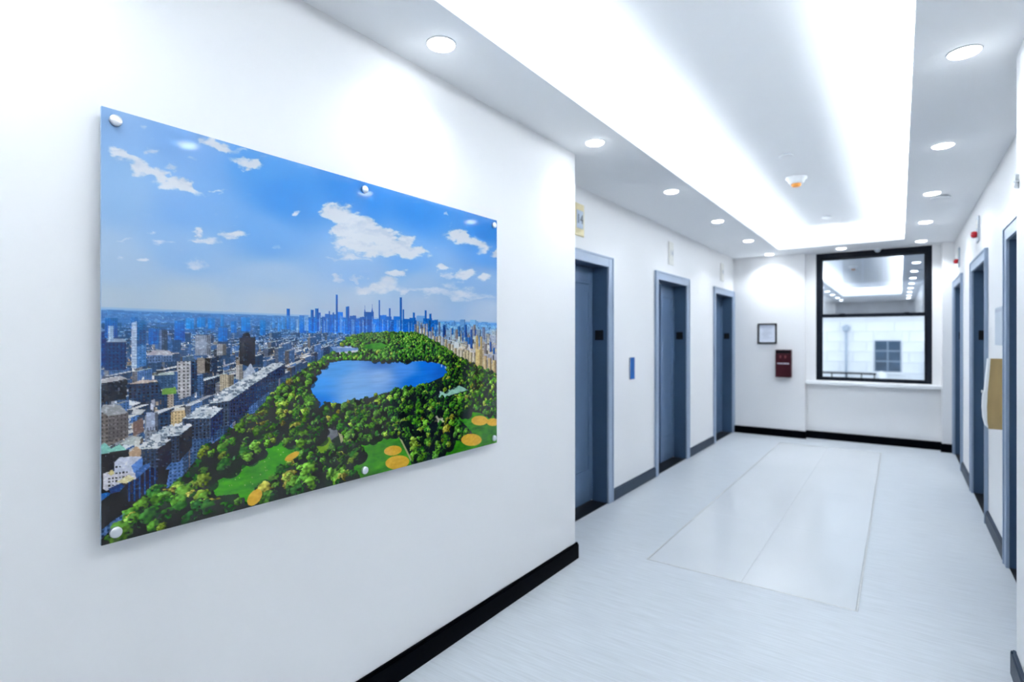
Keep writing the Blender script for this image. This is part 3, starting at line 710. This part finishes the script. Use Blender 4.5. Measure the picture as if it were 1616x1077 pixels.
def cove(lo, hi, label, yaw_axis):
    (x0, y0), (x1, y1) = lo, hi
    r = empty('cove_light', ((x0 + x1) / 2, (y0 + y1) / 2, ZL), label, 'strip light', 'hidden strip lights in the ceiling cove')
    MB().box((x0, y0, ZL + .001), (x1, y1, ZL + .012)).build('led_strip', LED, r)
    ln = max(x1 - x0, y1 - y0)
    L = bpy.data.lights.new('cove_lamp', 'AREA'); L.shape = 'RECTANGLE'; L.energy = COVE_W * ln; L.color = LAMP_COL
    L.size, L.size_y = (.03, ln) if y1 - y0 > x1 - x0 else (ln, .03)
    l = bpy.data.objects.new('cove_lamp', L); COL.objects.link(l); l.location = (0, 0, .016); l.rotation_euler = (math.pi, 0, 0); l.parent = r
cove((CX0 - .13, CY0), (CX0 - .10, CY1), 'hidden strip light along the left edge of the ceiling cove', 0)
cove((CX1 + .10, CY0), (CX1 + .13, CY1), 'hidden strip light along the right edge of the ceiling cove', 0)
cove((CX0, CY1 + .10), (CX1, CY1 + .13), 'hidden strip light along the far edge of the ceiling cove', 1)
cove((CX0, CY0 - .13), (CX1, CY0 - .10), 'hidden strip light along the near edge of the ceiling cove', 1)

# ================================================================== THE PRINT
PX, PY0, PY1, PZ0, PZ1 = -1.715, .536, 2.266, .919, 2.082
pic = empty('acrylic_print', (XL, (PY0 + PY1) / 2, PZ0), 'large frameless acrylic print of a park and skyline seen from above', 'wall art')
ACR = mat('acrylic_edge', (.36, .50, .68), .12, spec=.6, noise=((5, 5, 5), .04))
MB().box((PX - .008, PY0, PZ0), (PX - .0004, PY1, PZ1), .001).build('acrylic_panel', ACR, pic)
rgb = paint_print()
lin = np.where(rgb <= .04045, rgb / 12.92, ((rgb + .055) / 1.055) ** 2.4)
lin = np.clip(lin * .69 - .018, .002, .97)          # ink on acrylic: the glossy face adds its own sheen
H_, W_ = lin.shape[:2]
yy = PY0 + (np.arange(W_ + 1) / W_) * (PY1 - PY0); zz = PZ1 - (np.arange(H_ + 1) / H_) * (PZ1 - PZ0)
V = np.empty(((H_ + 1) * (W_ + 1), 3), np.float32); V[:, 0] = PX; V[:, 1] = np.tile(yy, H_ + 1); V[:, 2] = np.repeat(zz, W_ + 1)
q = (np.arange(H_)[:, None] * (W_ + 1) + np.arange(W_)[None, :]).ravel()
F = np.stack([q, q + W_ + 1, q + W_ + 2, q + 1], 1).astype(np.int32)
me = bpy.data.meshes.new('print_face'); me.vertices.add(len(V)); me.vertices.foreach_set('co', V.ravel())
me.loops.add(F.size); me.loops.foreach_set('vertex_index', F.ravel()); me.polygons.add(len(F))
me.polygons.foreach_set('loop_start', np.arange(0, F.size, 4, dtype=np.int32)); me.update(calc_edges=True)
pad = np.pad(lin, ((0, 1), (0, 1), (0, 0)), mode='edge')
rgba = np.ones(((H_ + 1) * (W_ + 1), 4), np.float32); rgba[:, :3] = pad.reshape(-1, 3)
at = me.color_attributes.new('ink', 'FLOAT_COLOR', 'POINT'); at.data.foreach_set('color', rgba.ravel())
pm_ = mat('printed_ink', (.5, .5, .5), .06, spec=.5)
an = pm_.node_tree.nodes.new('ShaderNodeAttribute'); an.attribute_name = 'ink'
pm_.node_tree.links.new(an.outputs['Color'], pm_.node_tree.nodes['Principled BSDF'].inputs['Base Color'])
me.materials.append(pm_)
pf = bpy.data.objects.new('print_face', me); COL.objects.link(pf); pf.parent = pic; pf.matrix_parent_inverse = pic.matrix_basis.inverted()
pf['label'] = 'glossy photo of a green park, lake and towers under a blue sky'
for z in (2.052, .947):
    for y in (.567, 1.400, 2.237):
        sb = MB().lathe([(.009, XL + .0003 - PX), (.009, -.0085)], (PX, y, z), 'X', 20).build('standoff_barrel', ALU, pic)
        MB().lathe([(.0125, .0004), (.0145, .001), (.0145, .009), (.0125, .011), (.001, .0112)], (PX, y, z), 'X', 28).build('standoff_cap', ALU, sb)

# ================================================================== SMALL THINGS
def floor_indicator(y, m, txt, label):
    r = empty('floor_indicator', (XE, y, 2.285), label, 'floor indicator', 'floor indicators over the left elevator doors')
    X = XE + .0005
    MB().box((X, y - .075, 2.285), (X + .010, y + .075, 2.545), .003).build('plate', m, r)
    MB().box((X + .0102, y - .055, 2.345), (X + .013, y + .055, 2.49), .001).build('display', DISP if m is GOLD else CREAM, r)
    M = Matrix.Translation((X + .0135, y, 2.418)) @ Matrix.Rotation(math.pi / 2, 4, 'Z') @ Matrix.Rotation(math.pi / 2, 4, 'X')
    text_mesh('numeral', txt, .105, INK if m is GOLD else PALEINK, M, r)
    MB().box((X + .010, y - .06, 2.300), (X + .0115, y + .06, 2.325), .0005).build('arrow_strip', m, r)
floor_indicator(3.865, GOLD, '14', 'gold floor indicator reading 14 over the nearest left elevator')
floor_indicator(6.02, CREAM, '14', 'pale floor indicator over the middle left elevator')
floor_indicator(8.19, CREAM, '14', 'pale floor indicator over the farthest left elevator')

def lantern(y, z, label):
    r = empty('hall_lantern', (XR, y, z), label, 'signal light', 'red signal lights over the right elevator doors')
    X = XR - .0005
    MB().box((X - .012, y - .08, z), (X, y + .08, z + .22), .003).build('plate', GREYP, r)
    MB().lathe([(.026, -.0125), (.026, -.018), (.030, -.026), (.029, -.040), (.020, -.052), (.004, -.056)], (X, y, z + .068), 'X', 24).build('red_dome', REDL, r)
    MB().box((X - .0145, y - .05, z + .12), (X - .0121, y + .05, z + .20), .001).build('display', CREAM, r)
lantern(6.28, 2.31, 'grey plate with red dome light over the middle right elevator')
lantern(8.16, 2.29, 'grey plate with red dome light over the farthest right elevator')

cp = empty('call_plate', (XE, 4.922, 1.07), 'narrow blue call plate between the first two left elevators', 'call plate')
MB().box((XE + .0005, 4.872, 1.07), (XE + .010, 4.972, 1.275), .003).build('back_plate', ALU, cp)
MB().box((XE + .0102, 4.870, 1.068), (XE + .0115, 4.974, 1.277), .0004).build('blue_film', BLUE, cp)

# tan dispenser-like box with a white curved front, on the right wall
tb = empty('wall_box', (XR, 5.0, .85), 'tan-sided wall box with a curved white front, right wall', 'wall box')
xw = XR - .0005
prof = [(xw, .85), (xw - .078, .85), (xw - .084, .90), (xw - .085, 1.00), (xw - .082, 1.10), (xw - .073, 1.22), (xw - .067, 1.325), (xw, 1.325)]
MB().prism(prof, 'Y', 4.862, 4.95).build('side_board', TAN, tb)
fr = [(xw - .0785, .853), (xw - .092, .868), (xw - .103, .92), (xw - .107, .99), (xw - .105, 1.06), (xw - .101, 1.098), (xw - .096, 1.103), (xw - .088, 1.21), (xw - .079, 1.325), (xw - .0675, 1.325), (xw - .0735, 1.22), (xw - .0825, 1.10), (xw - .0855, 1.00), (xw - .0845, .90)]
MB().prism(fr, 'Y', 4.864, 4.948).build('front_cover', WHITE, tb)
MB().box((xw - .110, 4.88, 1.088), (xw - .1035, 4.93, 1.108), .002).build('latch', ALU, tb)

gp = empty('wall_notice', (XR, 5.02, 1.415), 'grey wall plaque above the tan-sided wall box', 'plaque')
MB().box((XR - .011, 4.86, 1.415), (XR - .0005, 5.19, 1.68), .003).build('plaque_body', GREYP, gp)
MB().box((XR - .0125, 4.875, 1.645), (XR - .0112, 5.175, 1.668), .0004).build('top_band', PALEINK, gp)

# framed notice on the far wall
fn = empty('framed_notice', (-1.614, YB, 1.373), 'small black framed notice on the far wall, left of the window', 'frame')
x0, x1, z0, z1 = -1.745, -1.483, 1.373, 1.679; yb = YB - .0005
for lo, hi in (((x0, yb - .018, z0), (x0 + .022, yb, z1)), ((x1 - .022, yb - .018, z0), (x1, yb, z1)), ((x0 + .022, yb - .018, z0), (x1 - .022, yb, z0 + .022)), ((x0 + .022, yb - .018, z1 - .022), (x1 - .022, yb, z1))):
    MB().box(lo, hi, .002).build('frame_bar', BLACK, fn)
pg = MB().box((x0 + .022, yb - .008, z0 + .022), (x1 - .022, yb - .0005, z1 - .022)).build('paper', PAPER, fn)
rr = random.Random(4)
for k in range(11):
    zz_ = z1 - .06 - k * .017; a = x0 + .05 + rr.random() * .03; b_ = x1 - .05 - rr.random() * .07
    MB().box((a, yb - .0086, zz_), (b_, yb - .0081, zz_ + .004)).build('print_line', PALEINK, pg)

# red cabinet
rc = empty('red_wall_box', (-1.386, YB, .882), 'dark red metal wall box below the framed notice', 'wall box')
x0, x1, z0, z1 = -1.491, -1.280, .882, 1.288
MB().box((x0, yb - .085, z0), (x1, yb, z1), .006, 2).build('cabinet_body', RED, rc)
d = MB().box((x0 + .012, yb - .094, z0 + .012), (x1 - .012, yb - .0855, z1 - .06), .003).build('cabinet_door', RED, rc)
MB().box((x0 + .012, yb - .088, z1 - .052), (x1 - .012, yb - .0852, z1 - .012), .002).build('dark_slot', BLACK, rc)
lx = x0 + .03
for wd in (.012, .010, .016, .011, .009, .014, .012, .010, .015):
    MB().box((lx, yb - .0952, 1.078), (lx + wd, yb - .0942, 1.096)).build('white_lettering', PAPER, d); lx += wd + .0055
for x in (-1.42, -1.355): MB().box((x - .012, yb - .0955, 1.165), (x + .012, yb - .0942, 1.205), .001).build('door_mark', mat('dull_red_mark', (.16, .03, .04), .5, noise=((9, 9, 9), .05)), d)

# ceiling fittings
SDP = (-.745, 5.39, ZU)
sd = empty('smoke_detector', SDP, 'white smoke detector with orange cap in the raised ceiling', 'smoke detector')
MB().lathe([(.085, -.0005), (.085, -.012), (.070, -.020), (.062, -.045), (.050, -.055), (.002, -.056)], SDP, 'Z', 32).build('detector_body', WHITE, sd)
MB().lathe([(.040, -.0565), (.040, -.070), (.030, -.082), (.002, -.084)], SDP, 'Z', 24).build('orange_cap', ORANGE, sd)
def escutcheon(x, y, z, r, label):
    e = empty('sprinkler_cover', (x, y, z), label, 'sprinkler', 'flat sprinkler covers in the ceiling')
    MB().lathe([(r * .75, -.0005), (r * .75, -.010)], (x, y, z), 'Z', 24).build('cup', GREYP, e)
    MB().lathe([(r, -.0102), (r, -.014), (r * .9, -.016), (.002, -.0165)], (x, y, z), 'Z', 28).build('cover_disc', WHITE, e)
escutcheon(-.716, 4.67, ZU, .05, 'flat white sprinkler cover nearest in the raised ceiling'); escutcheon(-.694, 7.33, ZU, .05, 'flat white sprinkler cover farthest in the raised ceiling')
escutcheon(-1.60, 6.03, ZC, .06, 'flat sprinkler cover beside the fourth left downlight'); escutcheon(.29, 5.96, ZC, .07, 'flat sprinkler cover beside the third right downlight')
dc = empty('dome_camera', (-.242, 8.93, ZC), 'small white dome camera on the ceiling above the window', 'camera')
MB().lathe([(.045, -.0005), (.045, -.018), (.040, -.022), (.002, -.0222)], (-.242, 8.93, ZC), 'Z', 28).build('mount_ring', WHITE, dc)
MB().lathe([(.034, -.0225), (.033, -.034), (.024, -.048), (.010, -.055), (.001, -.056)], (-.242, 8.93, ZC), 'Z', 24).build('dome', GREYP, dc)
MB().lathe([(.012, -.032), (.012, -.036), (.001, -.0362)], (-.242, 8.93, ZC - .01), 'Y', 16).build('lens_spot', BLACK, dc)
st = empty('star_ornament', (XP, 3.13, 2.10), 'tiny pale silver star ornament on the near right wall', 'ornament')
for k in range(6):
    a = k * math.pi / 3 + .3; m = MB(); ca, sa = math.cos(a), math.sin(a)
    m.prism([(3.13 + ca * .006 - sa * .004, 2.136 + sa * .006 + ca * .004), (3.13 + ca * .034, 2.136 + sa * .034), (3.13 + ca * .006 + sa * .004, 2.136 + sa * .006 - ca * .004)], 'X', XP - .012, XP - .002)
    m.build('star_arm', ALU, st)
MB().lathe([(.009, -.0005), (.009, -.014), (.001, -.018)], (XP, 3.13, 2.136), 'X', 16).build('hub', ALU, st)

# ================================================================== OUTSIDE: the building across the street
YO = 26.0
ob = empty('opposite_building', (0, YO, -6), 'pale stone building seen through the window across the street', 'building')
MB().box((-16, YO + .03, -20), (14, YO + 6, 14)).build('wall_core', JOINT, ob)
BW, BH = .92, .41
shared = {}
def block(x0, x1, z0, z1):
    key = (round(x1 - x0, 3), round(z1 - z0, 3))
    if key not in shared:
        o = MB().box((-key[0] / 2, 0, -key[1] / 2), (key[0] / 2, .06, key[1] / 2), .008).build('stone_block', STONE); shared[key] = o.data
    else:
        o = bpy.data.objects.new('stone_block', shared[key]); COL.objects.link(o)
    o.location = ((x0 + x1) / 2, YO + .005, (z0 + z1) / 2); o.parent = ob; o.matrix_parent_inverse = ob.matrix_basis.inverted()
holes = [(-.84, .09, .08, 1.38), (-1.95, 2.3, 3.62, 4.70)]
r = 0; z = -1.15
while z < 6.2:
    if not (2.30 <= z + .2 <= 2.95):
        x = -5.2 + (BW / 2 if r % 2 else 0)
        while x < 4.2:
            segs = [(x, x + BW - .014)]
            for hx0, hx1, hz0, hz1 in holes:
                if z + BH - .02 > hz0 and z < hz1:
                    ns = []
                    for a, b in segs:
                        if b <= hx0 or a >= hx1: ns.append((a, b))
                        else:
                            if a < hx0 - .06: ns.append((a, hx0 - .005))
                            if b > hx1 + .06: ns.append((hx1 + .005, b))
                    segs = ns
            for a, b in segs: block(a, b, z, z + BH - .014)
            x += BW
    r += 1; z += BH
def owin(x0, x1, z0, z1, nx, nz, name):
    wdw = MB().box((x0, YO - .01, z0), (x1, YO + .02, z1)).build(name, MULL, ob)
    dx = (x1 - x0) / nx; dz = (z1 - z0) / nz
    for i in range(nx):
        for j in range(nz):
            MB().box((x0 + i * dx + .03, YO - .022, z0 + j * dz + .03), (x0 + (i + 1) * dx - .03, YO - .011, z0 + (j + 1) * dz - .03)).build('pane', DGLASS, wdw)
owin(-.80, .05, .12, 1.34, 2, 3, 'window')
owin(-1.90, 2.25, 3.66, 4.66, 6, 1, 'window')
MB().box((-.9, YO - .10, .03), (.15, YO - .031, .10), .01).build('window_ledge', STONE, ob)
MB().box((-5.2, YO - .35, 2.88), (4.2, YO - .0, 3.02), .02).build('cornice', BEIGE, ob); MB().box((-5.2, YO - .18, 2.30), (4.2, YO + .02, 2.40), .02).build('belt_course', BEIGE, ob)
MB().box((-5.2, YO - .06, 2.405), (4.2, YO + .02, 2.875)).build('frieze', BEIGE, ob)
for k in range(34): MB().box((-5.1 + k * .275, YO - .20, 2.70), (-4.97 + k * .275, YO - .061, 2.86), .01).build('dentil', BEIGE, ob)
MB().box((-16, YO - 2.2, -.40), (14, YO - .031, -.18)).build('terrace_ledge', STONE, ob)
MB().lathe([(.045, -.18), (.045, 1.72)], (-1.76, YO - .12, 0), 'Z', 14).build('vent_pipe', PIPE, ob)
MB().lathe([(.05, 1.721), (.12, 1.76), (.12, 1.85), (.15, 1.87), (.15, 1.90), (.02, 1.98)], (-1.76, YO - .12, 0), 'Z', 16).build('pipe_cap', PIPE, ob)
MB().box((-2.75, YO - .9, .02), (-.72, YO - .84, .09), .01).build('black_rail', BLACK, ob)
for x in (-2.7, -2.2, -1.7, -1.2, -.78): MB().box((x - .02, YO - .89, -.18), (x + .02, YO - .85, .019)).build('rail_post', BLACK, ob)
MB().lathe([(.17, -.18), (.18, -.05), (.16, .06), (.10, .14), (.01, .17)], (-.56, YO - .7, 0), 'Z', 20).build('roof_vent', WHITE, ob)
MB().box((.84, YO - .30, -.18), (1.10, YO - .031, 1.02), .02).build('wall_duct', PIPE, ob)
